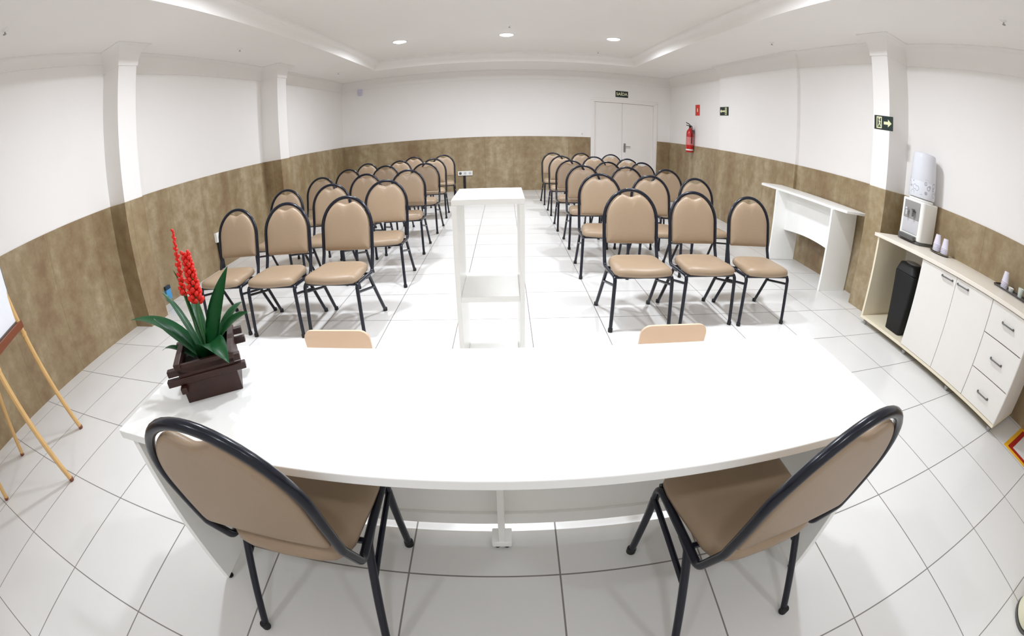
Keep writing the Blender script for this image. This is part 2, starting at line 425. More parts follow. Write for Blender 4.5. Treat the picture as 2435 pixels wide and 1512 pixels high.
# ------------------------------------------------------------------ audience chairs
LEAN = math.atan2(.075, .403); ZR = .378
SEC = Vector((0, -math.sin(LEAN), math.cos(LEAN)))
UP0 = Vector((0, -.152, .50))        # where the straight upright begins (local front is +Y)
YB_ = -.085                         # low bend behind the seat
UL = .403 / math.cos(LEAN); AW = .203; AR = .222; TR = .0130
def up(u, s, d=0):
    return UP0 + Vector((u, 0, 0)) + SEC * s + Vector((0, math.cos(LEAN), math.sin(LEAN))) * d
def arch_top(u, w, top, r):
    return top - r + r * math.sqrt(max(0, 1 - (u / w) ** 2))
def make_chair():
    t = thing('banquet_chair', '', 'chair')
    # frame: one bent tube each side - knee, seat rail, low bend, upright - joined by the arch
    sidep = lambda s: fillet([(s * .208, .205, .30), (s * .206, .203, ZR + .004), (s * .205, YB_ - .012, ZR - .010), up(s * AW, 0), up(s * AW, .08)], [0, .05, .04, .10, 0], 6)
    pts = sidep(-1)
    sA = UL - AR
    pts += [up(-AW, sA)]
    for k in range(1, 24):
        a = PI - PI * k / 24; pts.append(up(AW * math.cos(a), sA + AR * math.sin(a)))
    pts += [up(AW, sA)] + sidep(1)[::-1]
    bm = bmesh.new(); add_tube(bm, pts, TR, n=12)
    add_tube(bm, [(-.205, .198, ZR + .004), (.205, .198, ZR + .004)], .011)
    add_tube(bm, [(-.205, -.03, ZR - .004), (.205, -.03, ZR - .004)], .010)
    obj('frame', bm, M_tube, t)
    for s in (-1, 1):
        lg = obj('leg', tube([(s * .208, .205, .325), (s * .210, .208, .25), (s * .217, .225, .006)], TR, n=12), M_tube, t)
        obj('foot_cap', lathe([(.0155, 0), (.017, .002), (.017, .024), (.0145, .027)], n=12, c=(s * .217, .225)), M_rubber, lg)
        lg = obj('leg', tube(fillet([(s * .203, .02, ZR - .012), (s * .205, -.028, ZR - .016), (s * .217, -.235, .006)], .02), TR, n=12), M_tube, t)
        obj('foot_cap', lathe([(.0155, 0), (.017, .002), (.017, .024), (.0145, .027)], n=12, c=(s * .217, -.235)), M_rubber, lg)
        obj('strut', tube([(s * .210, .200, .325), (s * .209, -.078, .258)], .0095, n=10), M_tube, t)
    # back pad
    w = .1865; r = AR - .016; tp = UL - .019; s0 = .018
    out = []
    N = 34
    out.append((-w + .012, s0)); out.append((w - .012, s0)); out.append((w - .003, s0 + .006)); out.append((w, s0 + .02))
    out.append((w, (s0 + tp - r) / 2))
    for k in range(N + 1):
        a = PI * k / N; u = w * math.cos(a); s = tp - r + r * math.sin(a)
        if abs(u) < .075: s -= .034 * (.5 + .5 * math.cos(PI * u / .075)) ** .8
        out.append((u, s))
    out += [(-w, (s0 + tp - r) / 2), (-w, s0 + .02), (-w + .003, s0 + .006)]
    Mb = Matrix(((1, 0, 0, UP0.x), (0, SEC.y, math.cos(LEAN), UP0.y), (0, SEC.z, math.sin(LEAN), UP0.z), (0, 0, 0, 1)))
    obj('backrest', puff(out, [(.09, -.013), (.03, -.013), (.010, -.012), (.003, -.009), (0, -.003), (0, .004), (.004, .012), (.014, .018), (.035, .023), (.07, .026), (.11, .027)], Mb), M_vinyl, t, angle=60)
    # seat
    so = []
    for k in range(13):
        u = -.155 + .31 * k / 12; so.append((u, .222 + .020 * math.cos(u / .155 * PI / 2)))
    so = [(.105, -.130), (.145, -.120), (.172, -.098), (.187, -.060), (.192, -.01), (.203, .09), (.207, .15), (.203, .19), (.186, .212)] + so[::-1][1:-1] + [(-.186, .212), (-.203, .19), (-.207, .15), (-.203, .09), (-.192, -.01), (-.187, -.060), (-.172, -.098), (-.145, -.120), (-.105, -.130), (0, -.134)]
    obj('seat', puff(so, [(.03, ZR + .011), (.006, ZR + .011), (0, ZR + .016), (-.003, ZR + .030), (0, ZR + .045), (.010, ZR + .058), (.028, ZR + .068), (.06, ZR + .074), (.12, ZR + .077), (.17, ZR + .078)]), M_vinyl, t, angle=60)
    return t
proto = make_chair()
used = []
def place_chair(x, y, rz, label, group):
    if not used:
        used.append(1); proto.location = (x, y, 0); proto.rotation_euler = (0, 0, rz); proto['label'] = label; proto['group'] = group; return proto
    return dup(proto, (x, y, 0), rz, label, group)
place_chair(-.578, .66, 0, 'tan padded chair seen from behind, tucked under the white table on the left', 'chairs at the white speaker table')
place_chair(.662, .625, math.radians(6), 'tan padded chair seen from behind, tucked under the white table on the right', 'chairs at the white speaker table')
rnd = random.Random(5)
ORD = ['front', 'second', 'third', 'fourth', 'fifth', 'last']
XR = {0: [.915, 1.445, 1.958], 1: [.90, 1.44, 1.985], 2: [.925, 1.46, 1.975], 3: [.905, 1.42, 1.98], 4: [.92, 1.45, 1.95], 5: [.90, 1.44, 1.97]}
YR = {0: [2.785, 2.82, 2.80], 1: [3.83, 3.87, 3.92], 2: [4.81, 4.82, 4.78], 3: [5.67, 5.58, 5.78], 4: [6.70, 6.72, 6.50], 5: [7.68, 7.78, 7.66]}
XL_ = {0: [-1.175, -1.675, -2.19], 1: [-1.105, -1.695, -2.235], 2: [-1.115, -1.61, -2.26], 3: [-1.095, -1.67, -2.235], 4: [-1.12, -1.70, -2.25], 5: [-1.09, -1.64]}
YL_ = {0: [2.76, 2.745, 2.77], 1: [3.70, 3.78, 3.77], 2: [4.72, 4.60, 4.77], 3: [5.68, 5.76, 5.70], 4: [6.66, 6.72, 6.68], 5: [7.66, 7.60]}
SEAT = ['beside the aisle', 'in the middle', 'by the wall']
for r in range(6):
    for side, XX, YY in (('right', XR, YR), ('left', XL_, YL_)):
        for k, (x, y) in enumerate(zip(XX[r], YY[r])):
            seat = SEAT[k]
            if side == 'left' and r == 5 and k == 1: seat = 'on the wall side'
            nm = 'tan padded black-framed chair, %s row of the %s block, %s' % (ORD[r], side, seat)
            rot = PI + math.radians(rnd.uniform(-3, 3))
            if side == 'left' and r == 0: rot = PI + math.radians([-4, 0, 1][k])
            if side == 'right' and r == 0: rot = PI + math.radians([1, 2, 0][k])
            place_chair(x, y, rot, nm, 'tan padded chairs in the audience rows')

# ------------------------------------------------------------------ speaker table
TT = .72
t = thing('speaker_table', 'long glossy white panel table in the foreground with planter on it', 'table', (0, 0, 0))
obj('tabletop', plate(rrect(-1.055, 1.052, .55, 1.065, .006, 2), TT - .025, TT), M_white, t, bevel=.002)
for s, x in ((-1, -1.032), (1, 1.030)):
    pn = obj('side_panel', box(min(x, x - s * .025), max(x, x - s * .025), .57, 1.045, .018, TT - .025), M_white, t, bevel=.0015)
    for yy in (.59, 1.02):
        obj('leveling_foot', lathe([(.013, 0), (.013, .006), (.005, .008), (.005, .02)], n=12, c=(x - s * .013, yy)), M_black, pn)
md = obj('modesty_panel', box(-1.006, 1.004, .975, .993, .05, TT - .025), M_white, t, bevel=.001)
obj('rail', box(-1.006, 1.004, .961, .975, .05, .108), M_white, md, bevel=.001)
cp = obj('center_support', box(-.040, -.018, .885, .975, .02, TT - .025), M_white, t, bevel=.001)
obj('base_block', box(-.064, .006, .880, .95, .012, .040), M_white, cp, bevel=.004)
for xx in (-.045, -.012): obj('leveling_foot', lathe([(.01, 0), (.01, .006), (.005, .008), (.005, .014)], n=12, c=(xx, .895)), M_black, cp)

# planter on the table
P = thing('potted_plant', 'red-flowered plant with strap leaves in a dark wooden planter on the table', 'plant', (-.842, .846, TT + .0005), math.radians(33.4))
hw = .088; ph = .115
bm = bmesh.new()
add_box(bm, -hw, hw, -hw, -hw + .012, 0, ph); add_box(bm, -hw, hw, hw - .012, hw, 0, ph)
add_box(bm, -hw, -hw + .012, -hw + .012, hw - .012, 0, ph); add_box(bm, hw - .012, hw, -hw + .012, hw - .012, 0, ph)
add_box(bm, -hw + .012, hw - .012, -hw + .012, hw - .012, 0, .012)
pb = obj('planter_box', bm, M_pot, P, bevel=.0015)
rr = random.Random(2)
for yy, z, e0, e1 in ((-hw + .004, .060, .042, .030), (-hw + .010, .086, .034, .020), (hw - .012, .066, .026, .034), (hw - .006, .094, .020, .030)):
    obj('cross_bar', box(-hw - e0, hw + e1, yy - .010, yy + .010, z, z + .019), M_pot, pb, bevel=.002)
for xx, z, e0, e1 in ((-hw + .006, .040, .022, .02), (hw - .006, .098, .006, .02), (-hw + .006, .106, .010, .02)):
    obj('cross_bar', box(xx - .010, xx + .010, -hw - e0, hw + e1, z, z + .018), M_pot, pb, bevel=.002)
obj('soil', box(-hw + .013, hw - .013, -hw + .013, hw - .013, .012, .088), M_soil, P)
Pi = (Matrix.Translation(P.location) @ Matrix.Rotation(math.radians(33.4), 4, 'Z')).inverted()
def leaf(base, mid, tip, wd, roll=0.0, fold=.25):
    base, mid, tip = (Pi @ Vector(q) for q in (base, mid, tip))
    bm = bmesh.new(); rows = []; N = 14
    for i in range(N + 1):
        s = i / N
        p = base * (1 - s) ** 2 + mid * 2 * s * (1 - s) + tip * s * s
        tg = (mid - base) * 2 * (1 - s) + (tip - mid) * 2 * s; tg.normalize()
        side = tg.cross(Vector((0, 0, 1)))
        if side.length < .05: side = Vector((1, 0, 0))
        side.normalize(); side = Matrix.Rotation(roll, 3, tg) @ side; nr = side.cross(tg)
        ww = wd * 1.15 * (.55 + .45 * math.sin(min(1, s * 2.2) * PI / 2)) * (1 - max(0, (s - .45) / .55) ** 2.2) + .0006
        row = []
        for u in (-1, -.5, 0, .5, 1):
            row.append(bm.verts.new(p + side * ww * u + nr * ww * fold * abs(u) ** 1.3))
        rows.append(row)
    for a, b in zip(rows, rows[1:]):
        for k in range(4): bm.faces.new((a[k], a[k + 1], b[k + 1], b[k]))
    bmesh.ops.solidify(bm, geom=bm.faces[:], thickness=.0016)
    return bm
c0 = (-.845, .845, .80)
leaves = [
    ((-.86, .845, .80), (-.98, .86, .93), (-1.20, .86, .905), .024, 0),
    ((-.86, .85, .80), (-.93, .88, .93), (-1.03, .90, .985), .012, .3),
    ((-.865, .84, .80), (-.93, .80, .90), (-.985, .80, .94), .016, 0),
    ((-.85, .855, .80), (-.875, .87, .96), (-.915, .87, 1.055), .019, 1.1),
    ((-.84, .865, .80), (-.85, .88, .94), (-.885, .90, 1.03), .017, 1.2),
    ((-.83, .85, .80), (-.79, .86, .92), (-.690, .86, 1.055), .021, 1.5),
    ((-.825, .855, .80), (-.75, .87, .91), (-.655, .86, .93), .016, .6),
    ((-.835, .83, .80), (-.775, .80, .925), (-.700, .775, .828), .034, -.1),
    ((-.87, .83, .80), (-.96, .82, .86), (-1.03, .83, .82), .010, 0),
    ((-.86, .86, .80), (-.90, .92, .90), (-.96, .97, .93), .018, .3),
    ((-.83, .87, .80), (-.80, .95, .90), (-.78, 1.01, .90), .018, 0),
]
for q in leaves: obj('leaf', leaf(*q), M_leaf, P, angle=60)
def spike(path, r0, r1, n, seed, size):
    rr = random.Random(seed); bm = bmesh.new()
    path = [Pi @ Vector(q) for q in path]
    for i in range(n):
        s = i / (n - 1)
        p = path[0] * (1 - s) ** 2 + path[1] * 2 * s * (1 - s) + path[2] * s * s
        a = i * 2.4; rad = r0 + (r1 - r0) * s
        q = p + Vector((math.cos(a), math.sin(a), 0)) * rad
        sz = size * (1.1 - .35 * s) * rr.uniform(.85, 1.15)
        Mx = Matrix.Translation(q) @ Matrix.Rotation(a, 4, 'Z') @ Matrix.Rotation(.7, 4, 'Y') @ Matrix.Diagonal((sz * .8, sz * .8, sz * 1.35, 1))
        bmesh.ops.create_icosphere(bm, subdivisions=1, radius=1, matrix=Mx)
    return bm
f1 = obj('flower_spike', spike([(-.883, .86, .985), (-.872, .86, 1.06), (-.862, .85, 1.168)], .008, .0015, 34, 1, .0072), M_red, P, angle=80)
obj('stem', tube([Pi @ Vector(q) for q in ((-.85, .85, .80), (-.872, .86, .92), (-.882, .86, .99), (-.872, .86, 1.07))], .003), M_stem, f1)
f2 = obj('flower_spike', spike([(-.826, .85, .968), (-.820, .85, 1.04), (-.828, .85, 1.105)], .016, .009, 60, 2, .0085), M_red, P, angle=80)
obj('stem', tube([Pi @ Vector(q) for q in ((-.84, .85, .80), (-.836, .85, .90), (-.826, .85, .98), (-.822, .85, 1.06))], .0035), M_stem, f2)

# ------------------------------------------------------------------ lectern
t = thing('lectern', 'slim open white lectern with a shelf, standing in the aisle behind the table', 'lectern', (0, 0, 0))
LX0, LX1, LY0, LY1, LH = -.252, .094, 2.0, 2.39, .990
obj('top', box(LX0, LX1, LY0, LY1, LH - .028, LH), M_white, t, bevel=.002)
for x0, x1 in ((LX0, LX0 + .025), (LX1 - .025, LX1)): obj('side_panel', box(x0, x1, LY0, LY1, 0, LH - .0285), M_white, t, bevel=.0015)
obj('shelf', box(LX0 + .0255, LX1 - .0255, LY0 + .002, LY1 - .002, .465, .495), M_white, t, bevel=.0015)
obj('base_shelf', box(LX0 + .0255, LX1 - .0255, LY0 + .002, LY1 - .002, .02, .05), M_white, t, bevel=.0015)

# ------------------------------------------------------------------ beech school chairs behind the table
def beech(x, lab):
    t = thing('school_chair', lab, 'chair', (x, 1.16, 0), 0, 'beech school chairs behind the speaker table')
    # faces +Y (audience); back nearest the table
    o = rrect(-.118, .118, .56, .738, .035, 6); bm = bmesh.new()
    N = len(o)
    fr = [bm.verts.new((u, -.0 + .35 * u * u - (z - .56) * .12 + .012, z)) for u, z in o]
    bk = [bm.verts.new((u, .35 * u * u - (z - .56) * .12, z)) for u, z in o]
    bm.faces.new(fr); bm.faces.new(bk[::-1])
    for i in range(N): bm.faces.new((fr[i], fr[(i + 1) % N], bk[(i + 1) % N], bk[i]))
    obj('backrest', bm, M_beech, t, bevel=.002)
    obj('seat', plate(rrect(-.15, .15, .04, .34, .04), .40, .412), M_beech, t, bevel=.003)
    for s in (-1, 1):
        obj('back_post', tube(fillet([(s * .10, .045, .39), (s * .10, .015, .42), (s * .10, -.004 + .018, .70)], .02), .008), M_tube, t)
        obj('leg', tube([(s * .12, .31, .392), (s * .14, .34, .002)], .009), M_tube, t)
        obj('leg', tube([(s * .12, .07, .392), (s * .14, .03, .002)], .009), M_tube, t)
    for yy in (.31, .07): obj('seat_rail', tube([(-.12, yy, .39), (.12, yy, .39)], .008), M_tube, t)
beech(-.547, 'small beech chair, rounded backrest showing over the table edge, left of the lectern')
beech(.535, 'small beech chair, rounded backrest showing over the table edge, right of the lectern')

# ------------------------------------------------------------------ sideboard on the right
t = thing('sideboard', 'long low white sideboard with open bay, two doors and three drawers', 'cabinet', (0, 0, 0))
CX0, CX1, CY0, CY1, CZ0, CZ1 = 3.175, 3.70, .725, 2.52, .05, .795
obj('base_panel', box(CX0 - .012, CX1, CY0, CY1, CZ0, CZ0 + .025), M_edge, t, bevel=.001)
for y0, y1 in ((CY0, CY0 + .02), (CY1 - .022, CY1)): obj('side_panel', box(CX0 - .012, CX1, y0, y1, CZ0 + .0255, CZ1), M_edge if y0 > 1 else M_cab, t, bevel=.001)
for y in (1.930, 1.135): obj('partition', box(CX0 + .002, CX1 - .012, y, y + .018, CZ0 + .0255, CZ1), M_cab, t)
obj('back_panel', box(CX1 - .010, CX1, CY0 + .02, CY1 - .022, CZ0 + .0255, CZ1), M_cab, t)
obj('worktop', box(3.14, 3.785, .70, 2.55, CZ1 + .0005, CZ1 + .030), M_cream, t, bevel=.003)
def handle(parent, y, z):
    L = .058
    bm = bmesh.new()
    add_tube(bm, fillet([(CX0 - .018, y - L, z), (CX0 - .036, y - L, z), (CX0 - .036, y + L, z), (CX0 - .018, y + L, z)], .008, 4), .0055, n=8)
    for s in (-1, 1): add_lathe(bm, [(.009, 0), (.009, .004)], n=12, M=Matrix.Translation((CX0 - .0165, y + s * L, z)) @ Matrix.Rotation(-PI / 2, 4, 'Y'))
    obj('handle', bm, M_dgrey, parent)
for y0, y1, hy in ((1.543, 1.940, 1.637), (1.146, 1.539, 1.462)):
    dd = obj('door', box(CX0 - .016, CX0 + .001, y0, y1, .078, .790), M_cab, t, bevel=.0015); handle(dd, hy, .75)
for z0, z1, hz in ((.566, .790, .69), (.310, .560, .437), (.078, .304, .186)):
    dd = obj('drawer', box(CX0 - .016, CX0 + .001, .73, 1.141, z0, z1), M_cab, t, bevel=.0015); handle(dd, .94, hz)
for y in (2.47, 1.90, 1.32, .765):
    for x in (3.20, 3.62):
        bm = bmesh.new(); add_lathe(bm, [(.020, .018), (.020, .034), (.006, .036), (.006, .0495)], n=14, c=(x, y)); add_lathe(bm, [(.016, 0), (.016, .018)], n=14, c=(x, y))
        obj('foot', bm, M_grey, t)
# bin in the open bay
t = thing('waste_bin', 'tall black swing-lid bin inside the open bay of the sideboard', 'bin', (3.36, 2.16, CZ0 + .0255))
def taper(z0, z1, a0, a1, b0, b1, r=.03, n=5):
    bm = bmesh.new(); A = []; 
    for z, a, b in ((z0, a0, b0), (z1, a1, b1)):
        A.append([bm.verts.new((x, y, z)) for x, y in rrect(-a, a, -b, b, r, n)])
    N = len(A[0])
    bm.faces.new(A[0][::-1]); bm.faces.new(A[1])
    for i in range(N): bm.faces.new((A[0][i], A[0][(i + 1) % N], A[1][(i + 1) % N], A[1][i]))
    return bm
obj('bin_body', taper(0, .52, .105, .13, .095, .125), M_black, t, bevel=.003)
lid = obj('bin_lid', taper(.5205, .60, .134, .115, .129, .10, .05), M_black, t, bevel=.012, segs=3)
obj('swing_flap', lathe([(.06, .6005), (.078, .602), (.078, .610), (.05, .616), (.001, .618)], n=24, cap=False), M_steel, lid)

# water cooler
t = thing('water_cooler', 'white countertop water cooler with grey front, on the sideboard', 'water cooler', (3.615, 2.36, CZ1 + .031))
obj('base', plate(rrect(-.165, .155, -.145, .145, .04), 0, .022), M_dgrey, t, bevel=.004)
obj('body', plate(rrect(-.15, .155, -.142, .142, .035, 6), .0225, .375), M_appl, t, bevel=.012, segs=3)
obj('collar', lathe([(.13, .3755), (.135, .380), (.13, .395), (.115, .400)], n=32), M_appl, t, bevel=0)
fp = obj('front_panel', box(-.156, -.1505, -.10, .10, .20, .355), M_grey, t, bevel=.004)
obj('recess_panel', box(-.154, -.1505, -.10, .10, .075, .195), M_lgrey, t, bevel=.002)
obj('drip_tray', plate([(x - .14, y) for x, y in rrect(-.075, 0, -.10, .10, .02)], .024, .06), M_dgrey, t, bevel=.004)
for y, m in ((-.04, M_dgrey), (.04, M_lgrey)):
    bm = bmesh.new(); add_tube(bm, fillet([(-.155, y, .27), (-.19, y, .27), (-.19, y, .225)], .012), .011); add_box(bm, -.205, -.175, y - .012, y + .012, .275, .29)
    obj('tap', bm, m, fp)
# bottle (sits in the collar)
def bottle_mat():
    m = bpy.data.materials.new('frosted_bottle'); m.use_nodes = True; nt = m.node_tree; L = nt.links
    p = nt.nodes['Principled BSDF']
    tc = nt.nodes.new('ShaderNodeTexCoord'); sp = nt.nodes.new('ShaderNodeSeparateXYZ'); L.new(tc.outputs['Object'], sp.inputs[0])
    v = nt.nodes.new('ShaderNodeTexVoronoi'); v.inputs['Scale'].default_value = 17; L.new(tc.outputs['Object'], v.inputs['Vector'])
    ring = mathn(nt, 'LESS_THAN', mathn(nt, 'ABSOLUTE', mathn(nt, 'SUBTRACT', v.outputs['Distance'], .36)), .05)
    band = mathn(nt, 'MULTIPLY', mathn(nt, 'GREATER_THAN', sp.outputs[2], .03), mathn(nt, 'LESS_THAN', sp.outputs[2], .17))
    f = mathn(nt, 'MULTIPLY', mathn(nt, 'MULTIPLY', ring, band), .75)
    mx = nt.nodes.new('ShaderNodeMix'); mx.data_type = 'RGBA'
    mx.inputs[6].default_value = srgb(222, 223, 229); mx.inputs[7].default_value = srgb(150, 154, 166); L.new(f, mx.inputs[0])
    L.new(mx.outputs[2], p.inputs['Base Color']); p.inputs['Roughness'].default_value = .3
    p.inputs['Transmission Weight'].default_value = .08; p.inputs['IOR'].default_value = 1.2
    return m
b = obj('water_bottle', lathe([(.09, -.001), (.142, .0), (.146, .012), (.145, .05), (.141, .14), (.1385, .144), (.140, .15), (.134, .25), (.128, .34), (.122, .385), (.114, .396), (.10, .400), (.001, .402)], n=44, cap=False), bottle_mat())
b.location = (3.615, 2.36, CZ1 + .031 + .402); tag(b, 'large frosted bluish water bottle upside down on top of the water cooler', 'bottle')

# cups and trays on the sideboard
WT = CZ1 + .0305
o = obj('saucer', lathe([(.08, 0), (.105, .008), (.108, .012), (.08, .006), (.001, .005)], n=30, cap=False), M_chrome); o.location = (3.612, 2.03, WT); tag(o, 'round metal saucer under the two cup stacks beside the water cooler', 'saucer')
def cupstack(loc, lab, n=6, r=.047, h=.085):
    t = thing('cup_stack', lab, 'cups', loc, 0, 'upside-down plastic cup stacks on the sideboard')
    for k in range(n):
        z = k * .011
        obj('cup', lathe([(r, z), (r + .002, z + .003), (r - .001, z + .006), (r * .66, z + h), (r * .6, z + h + .001), (.001, z + h + .001)], n=24, cap=False), M_glassy, t)
    return t
cupstack((3.60, 2.072, WT + .013), 'upturned white plastic cup stack on the saucer, the one nearer the water cooler', 6, .040)
cupstack((3.625, 1.985, WT + .013), 'upturned white plastic cup stack on the saucer, the one farther from the cooler', 5, .040)
t = thing('serving_tray', 'dark-rimmed rectangular tray with cups at the near end of the sideboard', 'tray', (3.665, 1.03, WT))
obj('tray_base', plate(rrect(-.095, .095, -.30, .30, .02), 0, .006), M_steel, t)
bm = bmesh.new(); add_tube(bm, [(x, y, .012) for x, y in rrect(-.097, .097, -.302, .302, .022)], .006, n=8, closed=True); obj('tray_rim', bm, mat('dark_brown_rim', srgb(48, 34, 32), .4), t)
cupstack((3.665, 1.25, WT + .0065), 'stack of upturned white plastic cups at the far end of the tray', 5, .038, .08)
def mug(x, y, lab, m, h=.06):
    t = thing('cup', lab, 'cup', (x, y, WT + .0065), 0, 'loose cups on the tray')
    obj('cup_body', lathe([(.020, 0), (.022, .002), (.030, h), (.0285, h), (.021, .006), (.001, .005)], n=24, cap=False), m, t)
    obj('cup_handle', tube([(.027, 0, h * .8), (.043, 0, h * .75), (.045, 0, h * .45), (.025, 0, h * .3)], .003), m, t)
mug(3.64, 1.16, 'small white cup beside the cup stack on the tray', M_appl, .035)
mug(3.66, 1.06, 'taller pale grey-green cup in the middle of the tray', mat('pale_green_china', srgb(214, 222, 212), .3), .07)
mug(3.66, .96, 'taller pale grey cup near the frame edge on the tray', mat('pale_grey_china', srgb(196, 202, 198), .3), .07)

# ------------------------------------------------------------------ console table by the right wall
t = thing('console_table', 'narrow white panel table against the tan stone right wall', 'table', (0, 0, 0))
KX0, KX1 = 3.225, 3.640
obj('tabletop', plate([(3.235, 4.72), (3.225, 4.0), (3.225, 3.30), (3.30, 3.12), (KX1, 3.10), (KX1, 4.80), (3.30, 4.80)][::-1], .862, .888), M_white, t, bevel=.002)
for y0 in (3.27, 4.33): obj('side_panel', box(3.215, 3.638, y0, y0 + .025, 0, .8615), M_white, t, bevel=.0015)
bm = bmesh.new(); top, bot = [], []
N = 12
for k in range(N + 1):
    y = 3.2955 + (4.3295 - 3.2955) * k / N; sag = .035 * math.sin(PI * k / N)
    top.append((y, .8615)); bot.append((y, .385 + .0 + sag))
a = [bm.verts.new((3.40, y, z)) for y, z in top + bot[::-1]]; b2 = [bm.verts.new((3.418, y, z)) for y, z in top + bot[::-1]]
bm.faces.new(a); bm.faces.new(b2[::-1])
for i in range(len(a)): bm.faces.new((a[i], a[(i + 1) % len(a)], b2[(i + 1) % len(a)], b2[i]))
obj('modesty_panel', bm, M_white, t, smooth=False)

# ------------------------------------------------------------------ flip-chart easel on the left
t = thing('easel', 'pine flip-chart easel with a white board, beside the left wall', 'easel', (0, 0, 0))
F1, F2, F3, F4 = Vector((-2.76, 1.13, 0)), Vector((-2.38, .71, 0)), Vector((-3.19, .66, 0)), Vector((-2.92, .28, 0))
lean = Vector((-.79, -.61, 0)) * .19
def leg(a, b, m=M_pine): 
    b = Vector(b); a = Vector(a)
    return obj('leg', tube([a + Vector((0, 0, .004)), a * .5 + b * .5, b], [.017, .020, .018], n=8), m, t)
T1 = F1 + lean * 1.9 + Vector((0.02, -.02, 1.72)); T2 = F2 + lean * 1.9 + Vector((-.02, .02, 1.72))
l1 = leg(F1, T1); l2 = leg(F2, T2); l3 = leg(F3, T1 + Vector((-.05, -.04, -.03))); l4 = leg(F4, T2 + Vector((-.05, -.04, -.03)))
for l, f in ((l1, F1), (l2, F2), (l3, F3), (l4, F4)):
    obj('foot_cap', lathe([(.016, 0), (.018, .003), (.018, .018), (.015, .022)], n=12, c=(f.x, f.y)), M_ledge, l)
dirn = Vector((.61, -.79, 0)); nor = Vector((.79, .61, 0)); upv = (Vector((0, 0, 1)) + Vector((-.79, -.61, 0)) * .09).normalized(); nv = dirn.cross(upv); 
O0 = Vector((-2.905, .995, .775)) 
def frame_M(o): return Matrix(((dirn.x, nor.x, upv.x, o.x), (dirn.y, nor.y, upv.y, o.y), (dirn.z, nor.z, upv.z, o.z), (0, 0, 0, 1)))
Mf = frame_M(O0)
obj('board', box(-.01, .70, .020, .028, .045, .98, M=Mf), M_board, t)
bm = bmesh.new()
for a in ((-.016, .706, .018, .030, .036, .046), (-.016, .706, .018, .030, .979, .989), (-.016, -.009, .018, .030, .046, .979), (.699, .706, .018, .030, .046, .979)): add_box(bm, *a, M=Mf)
obj('board_frame', bm, M_steel, t)
obj('ledge', box(-.02, .71, .012, .062, -.012, .034, M=Mf), M_ledge, t, bevel=.003)
obj('crossbar', tube([T1, T2], .013, n=8), M_pine, t)
for l, f, T in ((l1, F1, T1), (l2, F2, T2)):
    p = f * .58 + T * .42
    obj('clamp_knob', lathe([(.022, -.012), (.024, 0), (.022, .012)], n=12, M=Matrix.Translation(p)), M_pine, l)

# ------------------------------------------------------------------ wall signs, extinguisher, sockets
def quadsign(name, label, cat, M, w_, h_, m, decos):
    """M maps local (u right, v up, n out) to the room"""
    t = thing(name, label, cat)
    t.matrix_world = M
    obj('plate', box(-w_ / 2, w_ / 2, -h_ / 2, h_ / 2, 0, .003), m, t)
    for nm, shapes in decos:
        bm = bmesh.new()
        for poly in shapes:
            a = [bm.verts.new((x, y, .0032)) for x, y in poly]; b = [bm.verts.new((x, y, .0042)) for x, y in poly]
            bm.faces.new(a[::-1]); bm.faces.new(b)
            for i in range(len(a)): bm.faces.new((a[i], a[(i + 1) % len(a)], b[(i + 1) % len(a)], b[i]))
        obj(nm, bm, M_glow, t, smooth=False)
    return t
def basis(o, u, n):
    u = Vector(u); n = Vector(n); v = n.cross(u)
    return Matrix(((u.x, v.x, n.x, o[0]), (u.y, v.y, n.y, o[1]), (u.z, v.z, n.z, o[2]), (0, 0, 0, 1)))
R = lambda x0, x1, y0, y1: [(x0, y0), (x1, y0), (x1, y1), (x0, y1)]
def man(cx, cy, s):
    c = [(cx + .012 * s * math.cos(a * PI / 4), cy + .038 * s + .012 * s * math.sin(a * PI / 4)) for a in range(8)]
    return [c, [(cx - .012 * s, cy + .022 * s), (cx - .004 * s, cy - .008 * s), (cx + .010 * s, cy - .006 * s), (cx + .008 * s, cy + .024 * s)],
            [(cx - .004 * s, cy - .008 * s), (cx - .022 * s, cy - .040 * s), (cx - .012 * s, cy - .042 * s), (cx + .006 * s, cy - .012 * s)],
            [(cx + .002 * s, cy - .008 * s), (cx + .016 * s, cy - .040 * s), (cx + .024 * s, cy - .036 * s), (cx + .012 * s, cy - .004 * s)],
            [(cx + .006 * s, cy + .020 * s), (cx + .024 * s, cy + .006 * s), (cx + .020 * s, cy), (cx + .004 * s, cy + .010 * s)]]
def arrow(x0, x1, y, s):
    d = 1 if x1 > x0 else -1; k = x1 - d * s
    return [[(x0, y - s * .28), (k, y - s * .28), (k, y + s * .28), (x0, y + s * .28)][::d], [(k, y - s * .75), (x1, y), (k, y + s * .75)][::d]]
door_fr = lambda cx, hw_, hh, th: [R(cx - hw_, cx - hw_ + th, -hh, hh), R(cx + hw_ - th, cx + hw_, -hh, hh), R(cx - hw_ + th, cx + hw_ - th, hh - th, hh), R(cx - hw_ + th, cx + hw_ - th, -hh, -hh + th)]
